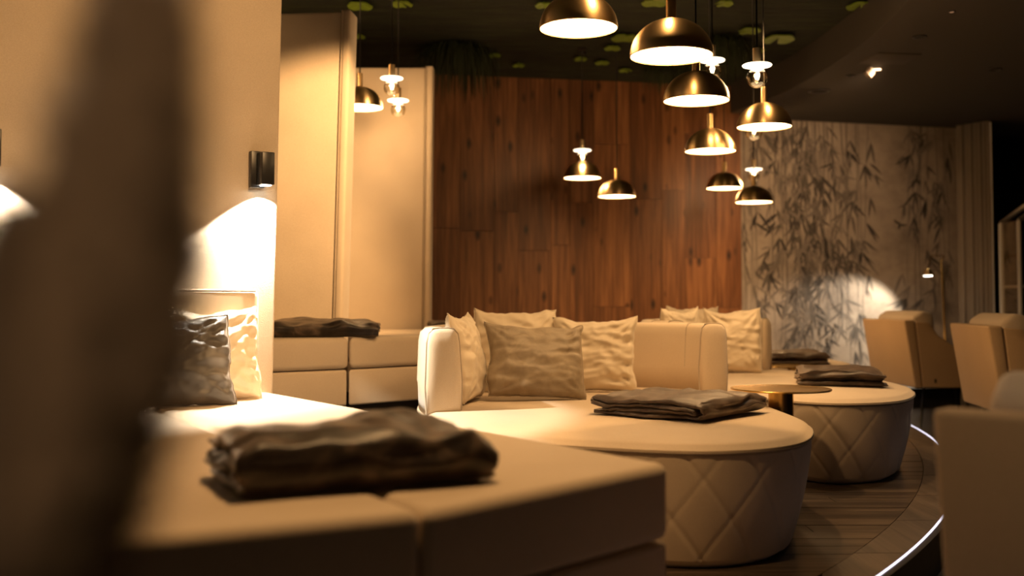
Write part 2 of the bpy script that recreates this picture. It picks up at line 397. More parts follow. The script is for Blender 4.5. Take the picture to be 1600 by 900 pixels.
# lily pads on the moss ceiling
PAD = mat('lily_pad_green',(0.17,0.26,0.022),0.6)
pads=[(562,8,.085),(628,5,.07),(850,7,.06),(1024,2,.09),(976,58,.10),(957,74,.065),(941,97,.06),(907,91,.055),(977,109,.055),(773,85,.05),(810,101,.05),(1172,47,.08),(1217,60,.12),(1345,8,.09),(1362,14,.07),(1186,77,.05),(1132,4,.06),(1240,120,.05),(560,56,.05)]
for px,py,r in pads:
    p=WZ(px,py,CZ-0.02); a0=random.uniform(0,6.28); V=[(p.x,p.y,p.z+0.004)]; n_=22
    for k in range(n_+1):
        th=a0+0.25+(2*pi-0.5)*k/n_; rr=r*(1+0.05*math.sin(3*th)); V.append((p.x+rr*math.cos(th),p.y+rr*math.sin(th)*1.1,p.z-0.012+0.004*math.sin(5*th)))
    m_=len(V); V+= [(v[0],v[1],v[2]+0.008) for v in V]
    Fc=[(0,k+1,k) for k in range(1,n_+1)]+[(m_,m_+k,m_+k+1) for k in range(1,n_+1)]+[(k,k+1,m_+k+1,m_+k) for k in range(0,n_+1)]+[(n_+1,0,m_,m_+n_+1)]
    o=mesh_obj('lily_pad',V,Fc,PAD,ceil)
    # short stalk up to the moss
    tube('stalk',[(p.x,p.y,p.z),(p.x,p.y,CZ)],0.004,PAD,o,5)
SPOTP=mat('spotlight_shell',(0.33,0.27,0.22),0.6)
# small fittings in the soffit
def fitting(px,py,r,label,m_,name='ceiling_downlight',cat='downlight',group=None):
    p=WZ(px,py,2.60)
    t=thing(name,label,cat,(p.x,p.y,2.60),0,group)
    lathe('ring',[(r,0),(r,-0.006),(r*0.75,-0.006),(r*0.7,0)],SOFFIT if m_ is not DARK else BLACK,t,20)
    lathe('lens',[(r*0.72,-0.003),(0.0005,-0.003)],m_,t,16)
    return t
fitting(1437,57,.045,'dark round recessed downlight high on the black ceiling left of the small lit one',DARK,group=None)
fitting(1280,142,.09,'wide dark round ceiling grille nearest the mural wall',DARK,'ceiling_vent','vent')
fitting(1555,108,.045,'dark round recessed downlight at the right of the black ceiling',DARK)
fitting(1328,118,.03,'small dark round downlight beside the white ceiling spotlight',DARK)
DIM = emit('dim_glow',(1.0,0.5,0.25),0.35)
fitting(1487,18,.022,'faintly glowing small downlight nearest the top of the photo',DIM)
fitting(1412,93,.018,'faintly glowing small downlight at the edge of the ceiling hatch',DIM)
h=[WZ(px,py,2.60) for px,py in ((1372,82),(1440,84),(1412,100),(1340,98))]
o=prism('ceiling_hatch',[(p.x,p.y) for p in h],2.594,2.599,mat('hatch_paint',(0.06,0.05,0.04),0.8),None,0.002); tag(o,'flat square access hatch in the dark ceiling','hatch')
p=WZ(1355,110,2.58); t=thing('ceiling_spotlight','white round ceiling spotlight standing out on the dark soffit','spotlight',(p.x,p.y,2.60))
tube('head',[(0.0,0,-0.055),(0.03,0.0,-0.02)],0.035,SPOTP,t,16); tube('mount',[(0.02,0,-0.03),(0.03,0,0)],0.012,WHITEP,t,8)
tube('side_arm',[(0.03,0,-0.015),(0.10,0,-0.012)],0.008,WHITEP,t,8)
# hanging greenery
def hanging(px,py,r,ln,cnt,label,d_):
    c=W(px,py,d_); t=thing('hanging_fern',label,'plant',(c.x,c.y,CZ),0)
    V=[];Fc=[]
    for i in range(cnt):
        a=random.uniform(0,2*pi); rr=r*math.sqrt(random.random()); b0=Vector((rr*0.4*math.cos(a),rr*0.4*math.sin(a),-0.02))
        l=ln*random.uniform(0.4,1); out=Vector((math.cos(a),math.sin(a),0))*rr; side=Vector((-math.sin(a+random.uniform(-1,1)),math.cos(a),0))*0.006
        pr=None
        for k in range(5):
            u=k/4; q=b0+out*(math.sin(u*1.6))+Vector((0,0,0.05*math.sin(u*3)-l*u*u)); ww=side*(1-u*0.9)*1.6
            j=len(V); V+= [q-ww,q+ww]
            if k: Fc.append((j-2,j-1,j+1,j))
    o=mesh_obj('foliage',V,Fc,mat('fern_green',(0.03,0.042,0.016),0.7),t); o['kind']='stuff'
    lathe('pot',[(0.0005,0),(0.09,0),(0.07,-0.06),(0.0005,-0.06)],DARK,t,16)
hanging(715,30,.26,.42,420,'large dark fern clump hanging from the moss ceiling beside the tall panels',8.2)
hanging(1120,30,.24,.36,300,'dark fern clump on the moss ceiling above the cluster of brass lamps',8.0)
hanging(1045,115,.18,.22,220,'small dark fern clump where the moss ceiling meets the wood wall',8.9)
# ------------------------------------------------------------------ curtain and display frame
ct=thing('curtain','grey floor length pleated curtain at the right end of the mural','curtain',(0,0,0))
V=[];Fc=[];n_=90
p0=Vector((4.36,10.28)); p1=Vector((4.545,10.0)); dd=(p1-p0); nn=Vector((dd.y,-dd.x)).normalized()
for i in range(n_+1):
    u=i/n_; q=p0+dd*u+nn*(0.028*math.sin(u*2*pi*3.6)+0.012*math.sin(u*2*pi*7.1+1))
    for z in (2.595,1.2,-0.14): V.append((q.x,q.y,z))
for i in range(n_):
    for k in (0,1): Fc.append((i*3+k,(i+1)*3+k,(i+1)*3+k+1,i*3+k+1))
o=mesh_obj('fabric',V,Fc,fabric('curtain_fabric',(0.30,0.25,0.20),(0.36,0.30,0.24)),ct,True); sm=o.modifiers.new('s','SOLIDIFY'); sm.thickness=0.004
tube('hem_edge',[(p1.x+0.01,p1.y-0.012,-0.14),(p1.x+0.01,p1.y-0.012,2.58)],0.008,WHITEP,ct,6)
cf=thing('display_cabinet','white gable-topped display cabinet frame at the right edge of the photo','cabinet',(4.475,9.3,-0.15))
def bar(name,a,b_,t_,m_,par): return tube(name,[a,b_],t_,m_,par,4)
W1,H1=0.62,1.74
for x in (0,W1): 
    for y in (0,0.35): bar('post',(x,y,0),(x,y,H1),0.022,WHITEP,cf)
for y in (0,0.35):
    bar('gable_bar',(0,y,H1),(W1/2,y,H1+0.22),0.022,WHITEP,cf); bar('gable_bar',(W1,y,H1),(W1/2,y,H1+0.22),0.022,WHITEP,cf)
bar('ridge',(W1/2,0,H1+0.22),(W1/2,0.35,H1+0.22),0.02,WHITEP,cf)
for z in (0.05,0.6,1.15): box('shelf',(0.01,W1-0.01,0.0,0.35,z,z+0.02),WHITEP,cf)
box('side_pane',(-0.002,0.002,0.02,0.33,0.07,H1),GLASS,cf); box('back_pane',(0.02,W1-0.02,0.345,0.35,0.07,H1),GLASS,cf)

# ------------------------------------------------------------------ tall upholstered panels
def panel(label, p_right, dirn, width, z0, z1, thick, lean=0.0, m_=PANEL):
    """face seen from the front; p_right = lower right corner of the face; dirn = unit vector to the left along the face"""
    t=thing('upholstered_panel',label,'panel',(p_right[0],p_right[1],z0))
    u=Vector((dirn[0],dirn[1],0)); nrm=Vector((-u.y,u.x,0))   # towards the room
    if nrm.y>0: nrm=-nrm
    up=Vector((lean,0,1))
    H=z1-z0
    def quadbox(name,a,b_,o0,o1,za,zb,bev,par=t):
        V=[]
        for z in (za,zb):
            for (s_,o_) in ((a,o0),(b_,o0),(b_,o1),(a,o1)): V.append(u*s_+nrm*o_+up*z)
        o=mesh_obj(name,V,[(0,3,2,1),(4,5,6,7),(0,1,5,4),(1,2,6,5),(2,3,7,6),(3,0,4,7)],m_,par)
        bm=bmesh.new(); bm.from_mesh(o.data); bmesh.ops.recalc_face_normals(bm,faces=bm.faces); bm.to_mesh(o.data); bm.free()
        bevel(o,bev,4); return o
    quadbox('face_pad',0.05,width,-thick*0.5,0.0,0,H-0.004,0.018)
    quadbox('edge_pad',0.0,0.046,-thick*0.98,0.008,0,H+0.006,0.016)
    quadbox('back_board',0.046,width,-thick,-thick*0.5-0.001,0,H,0.003)
    pts=[u*0.048+nrm*0.004+up*(H*k/10) for k in range(11)]
    tube('piping',pts,0.005,PIPE,t,6)
    return t
U=Vector((-0.817,-0.577))
PR=(-0.99,4.37)
# near panel (behind the near bed) without the edge pad seam
t1=thing('upholstered_panel','nearest tall fabric wall panel carrying the black wall light','panel',(PR[0],PR[1],-0.012))
nr=Vector((-U.y,U.x)); nr = nr if nr.y<0 else -nr
def pp(s_,o_): return (U.x*s_+nr.x*o_, U.y*s_+nr.y*o_)
o=mesh_obj('face_pad',*(lambda q:([(x+(0.014)*z,y,z) for z in (0,2.5) for x,y in q],[(0,3,2,1),(4,5,6,7),(0,1,5,4),(1,2,6,5),(2,3,7,6),(3,0,4,7)]))([pp(0,0),pp(2.3,0),pp(2.3,-0.1),pp(0,-0.1)]),PANEL,t1)
bm=bmesh.new(); bm.from_mesh(o.data); bmesh.ops.recalc_face_normals(bm,faces=bm.faces); bm.to_mesh(o.data); bm.free(); bevel(o,0.012,3)
panel('middle tall cream panel, between the wall light panel and the farthest one',(W(518,500,5.87).x+0.042,5.87),(-1,0.10),1.3,0.0,W(540,16,5.87).z,0.16,0.022)
panel('farthest and lowest looking cream panel beside the wood wall',(W(672,510,7.14).x,7.12),(-1,0.0),1.1,0.0,W(665,105,7.14).z,0.10,0.008)

# ------------------------------------------------------------------ upholstered platform beds
PLINTH = mat('plinth_black',(0.02,0.016,0.013),0.7)
def shrink(poly,k):
    cx=sum(p[0] for p in poly)/len(poly); cy=sum(p[1] for p in poly)/len(poly)
    out=[]
    for x,y in poly:
        v=Vector((x-cx,y-cy)); l=v.length; v=v*((l-k)/l); out.append((cx+v.x,cy+v.y))
    return out
def bed_unit(label, poly, top, cush, zb, group):
    cx=sum(p[0] for p in poly)/len(poly); cy=sum(p[1] for p in poly)/len(poly)
    t=thing('platform_bed',label,'bed',(cx,cy,0.001),0,group); q=[(x-cx,y-cy) for x,y in poly]
    # seat cushion: gently domed grid top through bevelled prism
    o=prism('mattress',shrink(q,0.001),top-cush,top,CREAM,t,0.026,5)
    prism('base',shrink(q,0.008),zb,top-cush-0.006,CREAM,t,0.012,3)
    prism('plinth',shrink(q,0.07),0.0,zb-0.001,PLINTH,t)
    return t
near_top=0.50
c_,f_,sf,sb,lf,lb=(0.363,2.44),(-0.99,4.37),(-0.155,1.89),(-1.454,4.04),(-0.82,1.56),(-2.0,3.64)
def inw(p,dx): return (p[0]+dx,p[1])
bed_unit('near bed unit right of the seam, its head lit white by the wall light',[c_,inw(f_,-0.01),inw(sb,0.001),inw(sf,0.002)],near_top,0.174,0.05,'near pair of bed units')
bed_unit('near fabric bed unit on the left of the seam, behind the blurred plume',[inw(sf,-0.002),inw(sb,-0.001),lb,lf],near_top,0.174,0.05,'near pair of bed units')
F0,F1,F2,F3=(-1.55,4.86),(-0.835,5.4),(-0.39,5.8),(0.10,6.28)
ft=0.687
bed_unit('far bed unit in front of the middle tall panel, left of the seam',[F0,F1,(-0.93,5.83),(-1.75,5.84)],ft,0.158,0.342,'far row of bed units')
bed_unit('far bed unit right of the seam, seen beside the round daybed',[inw(F1,0.003),F2,(-1.22,7.05),(-1.36,6.85),(-0.90,6.1)],ft,0.158,0.342,'far row of bed units')
bed_unit('rearmost bed unit at the foot of the farthest tall panel',[inw(F2,0.004),F3,(-0.15,7.05),(-1.20,7.05)],ft,0.158,0.342,'far row of bed units')
# low padded headboard against the near panel
hb=thing('headboard_cushion','low padded headboard cushion along the wall light panel','cushion',(PR[0],PR[1],near_top+0.001))
o=prism('pad',[pp(0.10,0.02),pp(1.25,0.02),pp(1.25,0.12),pp(0.10,0.12)],0,0.42,CREAM,hb,0.03,4)
tube('piping',[Vector((*pp(0.12,0.118),0.412)),Vector((*pp(1.23,0.118),0.412))],0.004,PIPE,hb,6)

# ------------------------------------------------------------------ wall lights
def sconce(s_,label):
    x,y=PR[0]+U.x*s_+0.014*1.4,PR[1]+U.y*s_
    a=math.atan2(nr.y,nr.x)+pi/2
    t=thing('wall_light',label,'lamp',(x+nr.x*0.003,y+nr.y*0.003,1.335),a,'black wall lights on the near panel')
    box('back_plate',(-0.032,0.024,-0.028,0.0,0.0,0.150),BLACK,t,0.002)
    box('lamp_body',(-0.010,0.044,-0.088,-0.030,0.010,0.142),BLACK,t,0.003)
    box('lens',(0.000,0.034,-0.078,-0.040,0.0065,0.0095),SCG,t)
    q=Matrix.Rotation(a,4,'Z')@Vector((0.017,-0.059,0))
    l=spot('wall_light_glow',(t.location.x+q.x,t.location.y+q.y,1.336),(t.location.x+q.x,t.location.y+q.y,0),SCONCE_W,(1.0,0.88,0.70),112,0.14,0.012)
    return t
sconce(0.098,'black box-shaped wall light throwing white light down the fabric panel')
sconce(1.11,'black wall light just outside the left edge, its glow showing at the frame')

# ------------------------------------------------------------------ pillows
def pillow(label, center, size, thick, tilt, yaw, m_, seed, wr=1.0, roll=0.0, name='cushion', group=None, n=44):
    """stands on its lower edge; faces local -y, leans back (towards +y) by tilt"""
    rnd=random.Random(seed); V=[];Fc=[]; ox=rnd.uniform(0,50)
    dirs=[(rnd.uniform(-1,1),rnd.uniform(-1,1),rnd.uniform(0.6,2.4)) for _ in range(5)]
    def pt(i,j,side):
        x=-1+2*i/n; y=-1+2*j/n
        # concave sides, pointed corners
        kx=1-0.045*(1-y*y); ky=1-0.045*(1-x*x)
        X=x*kx*size[0]/2; Z=y*ky*size[1]/2
        X+=size[0]*0.045*noise.noise(Vector((y*1.6,x*0.8+seed*2.3,seed)))+size[0]*0.012*noise.noise(Vector((y*6,seed,x)))
        Z+=size[1]*0.055*noise.noise(Vector((x*1.7,y*0.8+seed,seed*3.1)))*(0.5+0.5*y)+size[1]*0.014*noise.noise(Vector((x*6,seed,y)))
        ex=max(0,1-x*x); ey=max(0,1-y*y)
        t=thick/2*(ex**0.42)*(ey**0.42)
        prox=(ex*ey)
        # creases running from the corners and seams
        r=0
        for (cx,cy) in ((-1,-1),(1,-1),(-1,1),(1,1)):
            dx,dy=x-cx,y-cy; dist=math.hypot(dx,dy); an=math.atan2(dy,dx)
            r+=math.sin(an*13+seed+cx*3)*math.exp(-dist*1.6)*0.016
        r+=0.012*noise.noise(Vector((x*2.0+ox,y*4.5+x*1.2,seed*1.3+side)))*1.0
        r+=0.026*(0.32-abs(noise.noise(Vector((x*0.9+ox,y*3.4+x*1.9*math.cos(seed),seed*2.1+side))))**0.7)
        r+=0.012*(0.3-abs(noise.noise(Vector((x*3.1+ox+y*2,y*6.5-x*2,seed*4.1+side))))**0.7)
        # pleats gathered at the side seams
        r+=0.012*math.sin(y*19+seed+2*noise.noise(Vector((x*2,y*3,seed))))*abs(x)**3
        t+=r*wr*0.72*min(1,prox*5+0.0)*size[0]/0.45
        t=max(t,0.0008)
        sag=-0.02*(1-x*x)*(1 if y>0 else 0)*y
        return Vector((X, -t if side==0 else t, Z+sag+size[1]/2))
    idx={}
    for side in (0,1):
        for i in range(n+1):
            for j in range(n+1):
                if side==1 and (i in (0,n) or j in (0,n)): idx[(1,i,j)]=idx[(0,i,j)]; continue
                idx[(side,i,j)]=len(V); V.append(pt(i,j,side))
    for i in range(n):
        for j in range(n):
            Fc.append((idx[(0,i,j)],idx[(0,i+1,j)],idx[(0,i+1,j+1)],idx[(0,i,j+1)]))
            Fc.append((idx[(1,i,j)],idx[(1,i,j+1)],idx[(1,i+1,j+1)],idx[(1,i+1,j)]))
    rim=[V[idx[(0,i,0)]] for i in range(n)]+[V[idx[(0,n,j)]] for j in range(n)]+[V[idx[(0,n-i,n)]] for i in range(n)]+[V[idx[(0,0,n-j)]] for j in range(n)]
    M=Matrix.Rotation(yaw,4,'Z')@Matrix.Rotation(-tilt,4,'X')@Matrix.Rotation(roll,4,'Y')
    t=thing(name,label,'cushion',center,0,group)
    V2=[M@v for v in V]; zmin=min(v.z for v in V2)
    V2=[v-Vector((0,0,zmin)) for v in V2]; rim=[M@v-Vector((0,0,zmin)) for v in rim]
    mesh_obj('cover',V2,Fc,m_,t,True)
    tube('seam',rim,0.0032,m_,t,5,True)
    return t
Z1=0.415
# ------------------------------------------------------------------ round daybeds
OUT=[(.64,3.40),(.95,3.57),(1.125,4.00),(1.145,4.50),(1.12,5.02),(1.03,5.55),(.45,5.88),(0,5.76),(-.30,5.42),(-.425,4.9),(-.315,4.25),(-.10,3.74),(.27,3.50)]
def make_daybed(label, outp, i0, i1, pivot, group):
    t=thing('round_daybed',label,'daybed',(pivot[0],pivot[1],0.002),0,group)
    P=[(x-pivot[0],y-pivot[1]) for x,y in outp]; per=60
    O=catmull(P,per); n=len(O)
    # arc length
    S=[0]
    for i in range(n): S.append(S[-1]+math.dist(O[i],O[(i+1)%n]))
    nor=[]
    for i in range(n):
        a,b_=O[i-1],O[(i+1)%n]; v=Vector((b_[0]-a[0],b_[1]-a[1])).normalized(); nor.append(Vector((v.y,-v.x)))   # outward for counter-clockwise
    cxm=sum(p[0] for p in O)/n; cym=sum(p[1] for p in O)/n
    if (nor[0].x*(O[0][0]-cxm)+nor[0].y*(O[0][1]-cym))<0: nor=[-v for v in nor]
    # quilted base
    tot=S[n]; k_=round(tot/0.21); pitch=tot/k_
    V=[];Fc=[];nz=40; hb_=Z1-0.035
    for j in range(nz+1):
        z=hb_*j/nz; u=j/nz
        inset=0.075*(1-u)**1.3
        if j<2: inset+=0.012*(2-j)
        for i in range(n):
            g=0
            for sg in (1,-1):
                ph=((S[i]+sg*z/1.25)/pitch+(0.25 if sg<0 else 0.0))%1.0; dph=min(ph,1-ph)*pitch
                g+=math.exp(-(dph/0.011)**2)*(0.0055 if sg>0 else 0.0018) 
            off=-inset-g*(1 if 0.02<u<0.99 else 0)+0.006*math.sin(u*pi)
            V.append((O[i][0]+nor[i].x*off,O[i][1]+nor[i].y*off,z))
    for j in range(nz):
        for i in range(n): Fc.append((j*n+i,j*n+(i+1)%n,(j+1)*n+(i+1)%n,(j+1)*n+i))
    Fc.append(tuple(range(n))[::-1]); Fc.append(tuple(range(nz*n,(nz+1)*n)))
    mesh_obj('quilted_base',V,Fc,CREAM,t,True)
    # seat cushion
    V=[];Fc=[]
    prof=[(0.0,hb_+0.001),(0.006,hb_+0.012),(0.002,Z1-0.022),(-0.012,Z1-0.008),(-0.035,Z1-0.001)]
    rings=[]
    for off,z in prof: rings.append([(O[i][0]+nor[i].x*off,O[i][1]+nor[i].y*off,z) for i in range(n)])
    for k in (0.86,0.7,0.5,0.3,0.12):
        rings.append([(cxm+(O[i][0]-cxm)*k,cym+(O[i][1]-cym)*k,Z1+0.010*(1-k*k)-0.001+0.003*noise.noise(Vector((O[i][0]*k*3,O[i][1]*k*3,2)))) for i in range(n)])
    for r in rings: V+=r
    for j in range(len(rings)-1):
        for i in range(n): Fc.append((j*n+i,j*n+(i+1)%n,(j+1)*n+(i+1)%n,(j+1)*n+i))
    Fc.append(tuple(range((len(rings)-1)*n,len(rings)*n)))
    Fc.append(tuple(range(n))[::-1])
    mesh_obj('seat_cushion',V,Fc,CREAM,t,True)
    tube('piping',[(O[i][0]+nor[i].x*0.005,O[i][1]+nor[i].y*0.005,hb_+0.004) for i in range(0,n,6)],0.0035,PIPE,t,6,True)
    # curved backrest: sweep of a rounded section
    idx=list(range(int(i0*per),int(i1*per)+1)); TH=0.135; ZT=0.758; zb=Z1-0.03
    sec=[(0.0,zb),(0.006,Z1+0.1),(0.000,ZT-0.06),(-0.008,ZT-0.022),(-0.026,ZT-0.004),(-0.05,ZT),(-TH+0.045,ZT),(-TH+0.022,ZT-0.005),(-TH+0.006,ZT-0.024),(-TH,ZT-0.06),(-TH-0.012,Z1+0.12),(-TH-0.008,zb)]
    V=[];Fc=[];m=len(sec)
    seq=[]
    e=4
    for q,i in enumerate(idx):
        # rounded ends
        seq.append((i,1.0))
    for (i,k) in seq:
        i%=n
        for off,z in sec: V.append((O[i][0]+nor[i].x*off,O[i][1]+nor[i].y*off,z))
    for a in range(len(seq)-1):
        for k in range(m): Fc.append((a*m+k,a*m+(k+1)%m,(a+1)*m+(k+1)%m,(a+1)*m+k))
    # bulging end caps
    for endi,sgn in ((0,-1),(len(seq)-1,1)):
        i=seq[endi][0]%n; j=(i+1)%n; tv=Vector((O[j][0]-O[i][0],O[j][1]-O[i][1],0)).normalized()*sgn
        base=[Vector(V[endi*m+k]) for k in range(m)]; c0=sum(base,Vector())/m
        prev=[endi*m+k for k in range(m)]
        for kk,(sc,ou) in enumerate(((0.97,0.012),(0.85,0.024),(0.5,0.03))):
            st=len(V)
            for bv in base:
                q=c0+(bv-c0)*sc+tv*ou; q.z=c0.z+(bv.z-c0.z)*(sc if kk else 0.985)
                V.append(tuple(q))
            for k in range(m):
                f=(prev[k],prev[(k+1)%m],st+(k+1)%m,st+k); Fc.append(f if sgn>0 else f[::-1])
            prev=list(range(st,st+m))
        Fc.append(tuple(prev) if sgn>0 else tuple(prev[::-1]))
    o=mesh_obj('backrest',V,Fc,CREAM,t,True)
    bm=bmesh.new(); bm.from_mesh(o.data); bmesh.ops.recalc_face_normals(bm,faces=bm.faces); bm.to_mesh(o.data); bm.free()
    # piping round both ends, and vertical seams on the inner face
    for endi in (0,len(seq)-1):
        b_=[Vector(V[endi*m+k]) for k in range(m)]; c0=sum(b_,Vector())/m
        tube('end_piping',[c0+(q-c0)*1.012 for q in b_],0.0045,PIPE,o,6,False)
    for q in (0.075,0.30,0.5,0.70,0.90):
        i=seq[int(q*(len(seq)-1))][0]%n
        tube('seam',[(O[i][0]+nor[i].x*(off+(-0.0008 if off<-TH/2 else 0.0005)),O[i][1]+nor[i].y*(off),z+0.0008) for off,z in sec[1:-1]],0.0028,PIPE,o,5,False)
    return t
GB='round quilted daybeds on the platform'
make_daybed('nearest round quilted daybed with four cushions and the flat brown throw',OUT,4.72,9.78,(0.40,4.65),GB)
# second daybed: same design, wider and turned a little
def tf(P,src,dst,rot,sx,sy):
    o=[]
    for x,y in P:
        a,b_=(x-src[0])*sx,(y-src[1])*sy
        o.append((dst[0]+a*math.cos(rot)-b_*math.sin(rot),dst[1]+a*math.sin(rot)+b_*math.cos(rot)))
    return o
OUT2=[(1.52,5.0),(1.86,5.12),(2.12,5.6),(2.18,6.1),(2.12,6.65),(1.88,7.08),(1.45,7.30),(1.08,7.2),(.84,6.85),(.80,6.4),(.97,5.95),(1.17,5.55),(1.30,5.2)]
make_daybed('second round quilted daybed, behind the brass side table',OUT2,5.35,9.6,(1.45,6.1),GB)
OUT3=tf(OUT,(.64,3.40),(2.18,7.52),0.0,0.75,0.72)
make_daybed('farthest round daybed, only a strip of seat showing behind the second one',OUT3,6.3,9.5,(2.0,8.4),GB)

GP='cushions against the nearest daybed backrest'
zs=Z1+0.012
pillow('cream satin cushion seen edge-on at the left end of the nearest backrest',(W(738,600,4.72).x,4.80,zs),(0.42,0.40),0.15,0.18,math.radians(80),SATIN,3,1.0,0,'cushion',GP)
pillow('plain cream cushion standing tallest behind the grey velvet one',(W(808,560,5.38).x,5.30,zs),(0.42,0.405),0.15,0.12,math.radians(8),SATIN,5,0.9,-0.02,'cushion',GP)
pillow('crumpled greige velvet cushion leaning in front of the others',(W(838,630,4.72).x,4.80,zs),(0.46,0.36),0.18,0.38,math.radians(10),TAUPEV,8,0.85,0.05,'cushion',GP)
pillow('cream satin cushion with gathered wrinkles down its right side',(W(930,610,5.22).x,5.26,zs),(0.41,0.37),0.16,0.15,math.radians(-8),SATIN,11,1.5,0.0,'cushion',GP)
G2='cushions against the second daybed backrest'
pillow('tall cream cushion at the right end of the second daybed backrest',(W(1128,580,7.0).x,6.66,zs),(0.36,0.41),0.15,0.12,math.radians(-12),SATIN,14,1.3,0,'cushion',G2)
pillow('small cream cushion peeking over the nearest backrest, with a dark seam',(W(1056,580,6.6).x,6.35,zs),(0.30,0.41),0.14,0.05,math.radians(35),SATIN,17,1,0.0,'cushion',G2)
pillow('cream cushion mostly hidden, its corners just above the nearest backrest',(W(1082,580,6.9).x,6.85,zs),(0.34,0.42),0.12,0.05,math.radians(10),SATIN,19,1,0.0,'cushion',G2)
# near bed cushions
q=W(282,630,3.75)
pillow('dark grey velvet cushion on the near bed, creased down its side',(q.x,3.72,near_top+0.002),(0.40,0.34),0.15,0.30,math.radians(30),GREYV,23,1.4,0,'cushion','cushions on the near bed')
q=W(345,620,4.05)
pillow('cream cushion on the near bed, nearly white under the wall light',(q.x,3.97,near_top+0.002),(0.36,0.36),0.14,0.25,math.radians(30),SATIN,29,1.4,0,'cushion','cushions on the near bed')

# ------------------------------------------------------------------ folded throws
def throw(label, corner, ang, length, width, T, m_, seed, group='folded plush throws', puff=0.35, flip=False):
    """folded blanket; local x = along the folds, local y = across (round fold at y=0, open at y=width)"""
    layers=4; pitch=T/layers; th=pitch*0.47
    path=[]
    def arc(cy,cz,r,a0,a1,k=8):
        for i in range(k+1):
            a=a0+(a1-a0)*i/k; path.append((cy+r*math.cos(a),cz+r*math.sin(a)))
    z=[pitch*(i+0.5) for i in range(layers)]
    # start: bottom layer at the open side
    nst=14
    R_=1.5*pitch
    for i in range(nst): path.append((width*(1-0.03)-(width-R_)*i/nst, z[0]))
    arc(R_*0.8+th,z[0]+1.5*pitch,R_,-pi/2,-3*pi/2,12)           # big round fold at y~0 up to top
    for i in range(1,nst): path.append((R_+ (width-R_-pitch)*i/nst, z[3]))
    arc(width-pitch,z[3]-pitch/2,pitch/2,pi/2,-pi/2,8)          # lobe at open side
    for i in range(1,nst): path.append((width-pitch-(width-2.6*pitch-pitch)*i/nst, z[2]))
    arc(2.6*pitch,z[2]-pitch/2,pitch/2*1.0,pi/2,3*pi/2,8)
    for i in range(1,nst): path.append((2.6*pitch+(width-4.0*pitch)*i/nst, z[1]))
    n=len(path); nl=56; V=[];Fc=[]
    # offsets
    nrm=[]
    for i in range(n):
        a=path[max(i-1,0)]; b_=path[min(i+1,n-1)]; v=Vector((b_[0]-a[0],b_[1]-a[1])).normalized(); nrm.append((-v.y,v.x))
    ring=[]
    for i in range(n): ring.append((i,1))
    for i in reversed(range(n)): ring.append((i,-1))
    m=len(ring)
    for a in range(nl+1):
        u=a/nl; x=length*(u-0.5); endk=min(1,min(u,1-u)*14)
        for (i,sg) in ring:
            y,zz=path[i]; t_=th*(0.72+0.28*endk)
            y+=nrm[i][0]*t_*sg; zz+=nrm[i][1]*t_*sg
            hz=max(0,min(1,zz/T))
            # puffiness and waves, zero at the bottom
            wv=noise.noise(Vector((x*5+seed*3,y*5,seed)))*0.26+noise.noise(Vector((x*12+seed,y*12,seed*2+hz*2)))*0.13
            dome=puff*(1-(2*u-1)**4)*(1-((y-width/2)/(width/2))**2 if 0<y<width else 0)
            zz2=zz*(1+wv+dome-0.12*(1-endk))
            xx=x+noise.noise(Vector((y*6,hz*5,seed+5)))*0.03*(1 if u>0.5 else -1)*min(1,abs(2*u-1)*1.2)
            yy=y+noise.noise(Vector((x*4,hz*4+seed,1)))*0.04*(hz)
            zz2+=0.010*noise.noise(Vector((x*10+y*8,y*22,seed)))*min(1,hz*4)
            V.append(Vector((xx,yy-width/2,max(zz2,0.0005))))
    for a in range(nl):
        for k in range(m): Fc.append((a*m+k,a*m+(k+1)%m,(a+1)*m+(k+1)%m,(a+1)*m+k))
    for a,rev in ((0,False),(nl,True)):
        for i in range(n-1):
            f=(a*m+i,a*m+i+1,a*m+(m-2-i),a*m+(m-1-i)); Fc.append(f[::-1] if rev else f)
    if flip:
        for v in V: v.x=-v.x
    me=mesh_obj('throw_blanket',V,Fc,m_,None,True)
    bm=bmesh.new(); bm.from_mesh(me.data); bmesh.ops.recalc_face_normals(bm,faces=bm.faces); bm.to_mesh(me.data); bm.free()
    me.location=corner; me.rotation_euler=(0,0,ang)
    tag(me,label,'blanket',group)
    return me
# near throw: long folds run left-front to right-back
q=WZ(548,712,near_top)
throw('large dark brown plush throw folded on the near bed in the foreground',(-0.335,2.215,near_top+0.002),math.radians(24),0.52,0.33,0.105,BROWN,2,puff=0.16)
throw('flat folded dark brown throw lying on the nearest round daybed',(0.675,4.27,zs+0.003),math.radians(-128+180),0.55,0.50,0.070,BROWN_L,4,puff=0.12)
q=WZ(1297,600,Z1)
throw('folded brown throw rolled at its right end on the second daybed',(q.x+0.02,5.80,zs+0.002),math.radians(168),0.43,0.44,0.078,BROWN_L,6,puff=0.15)
q=WZ(1248,570,Z1)
throw('small looking brown throw on the farthest round daybed by the mural',(q.x,7.80,zs-0.001),math.radians(175),0.42,0.44,0.075,BROWN_L,8,puff=0.25)
throw('dark brown throw on the far bed in front of the middle tall panel',(-1.02,5.60,ft+0.002),math.radians(8),0.62,0.36,0.075,BROWN,9,puff=0.2)
throw('dark brown throw just showing behind the left of the nearest backrest',(-0.30,6.62,ft+0.002),math.radians(10),0.42,0.36,0.06,BROWN,11,puff=0.1)

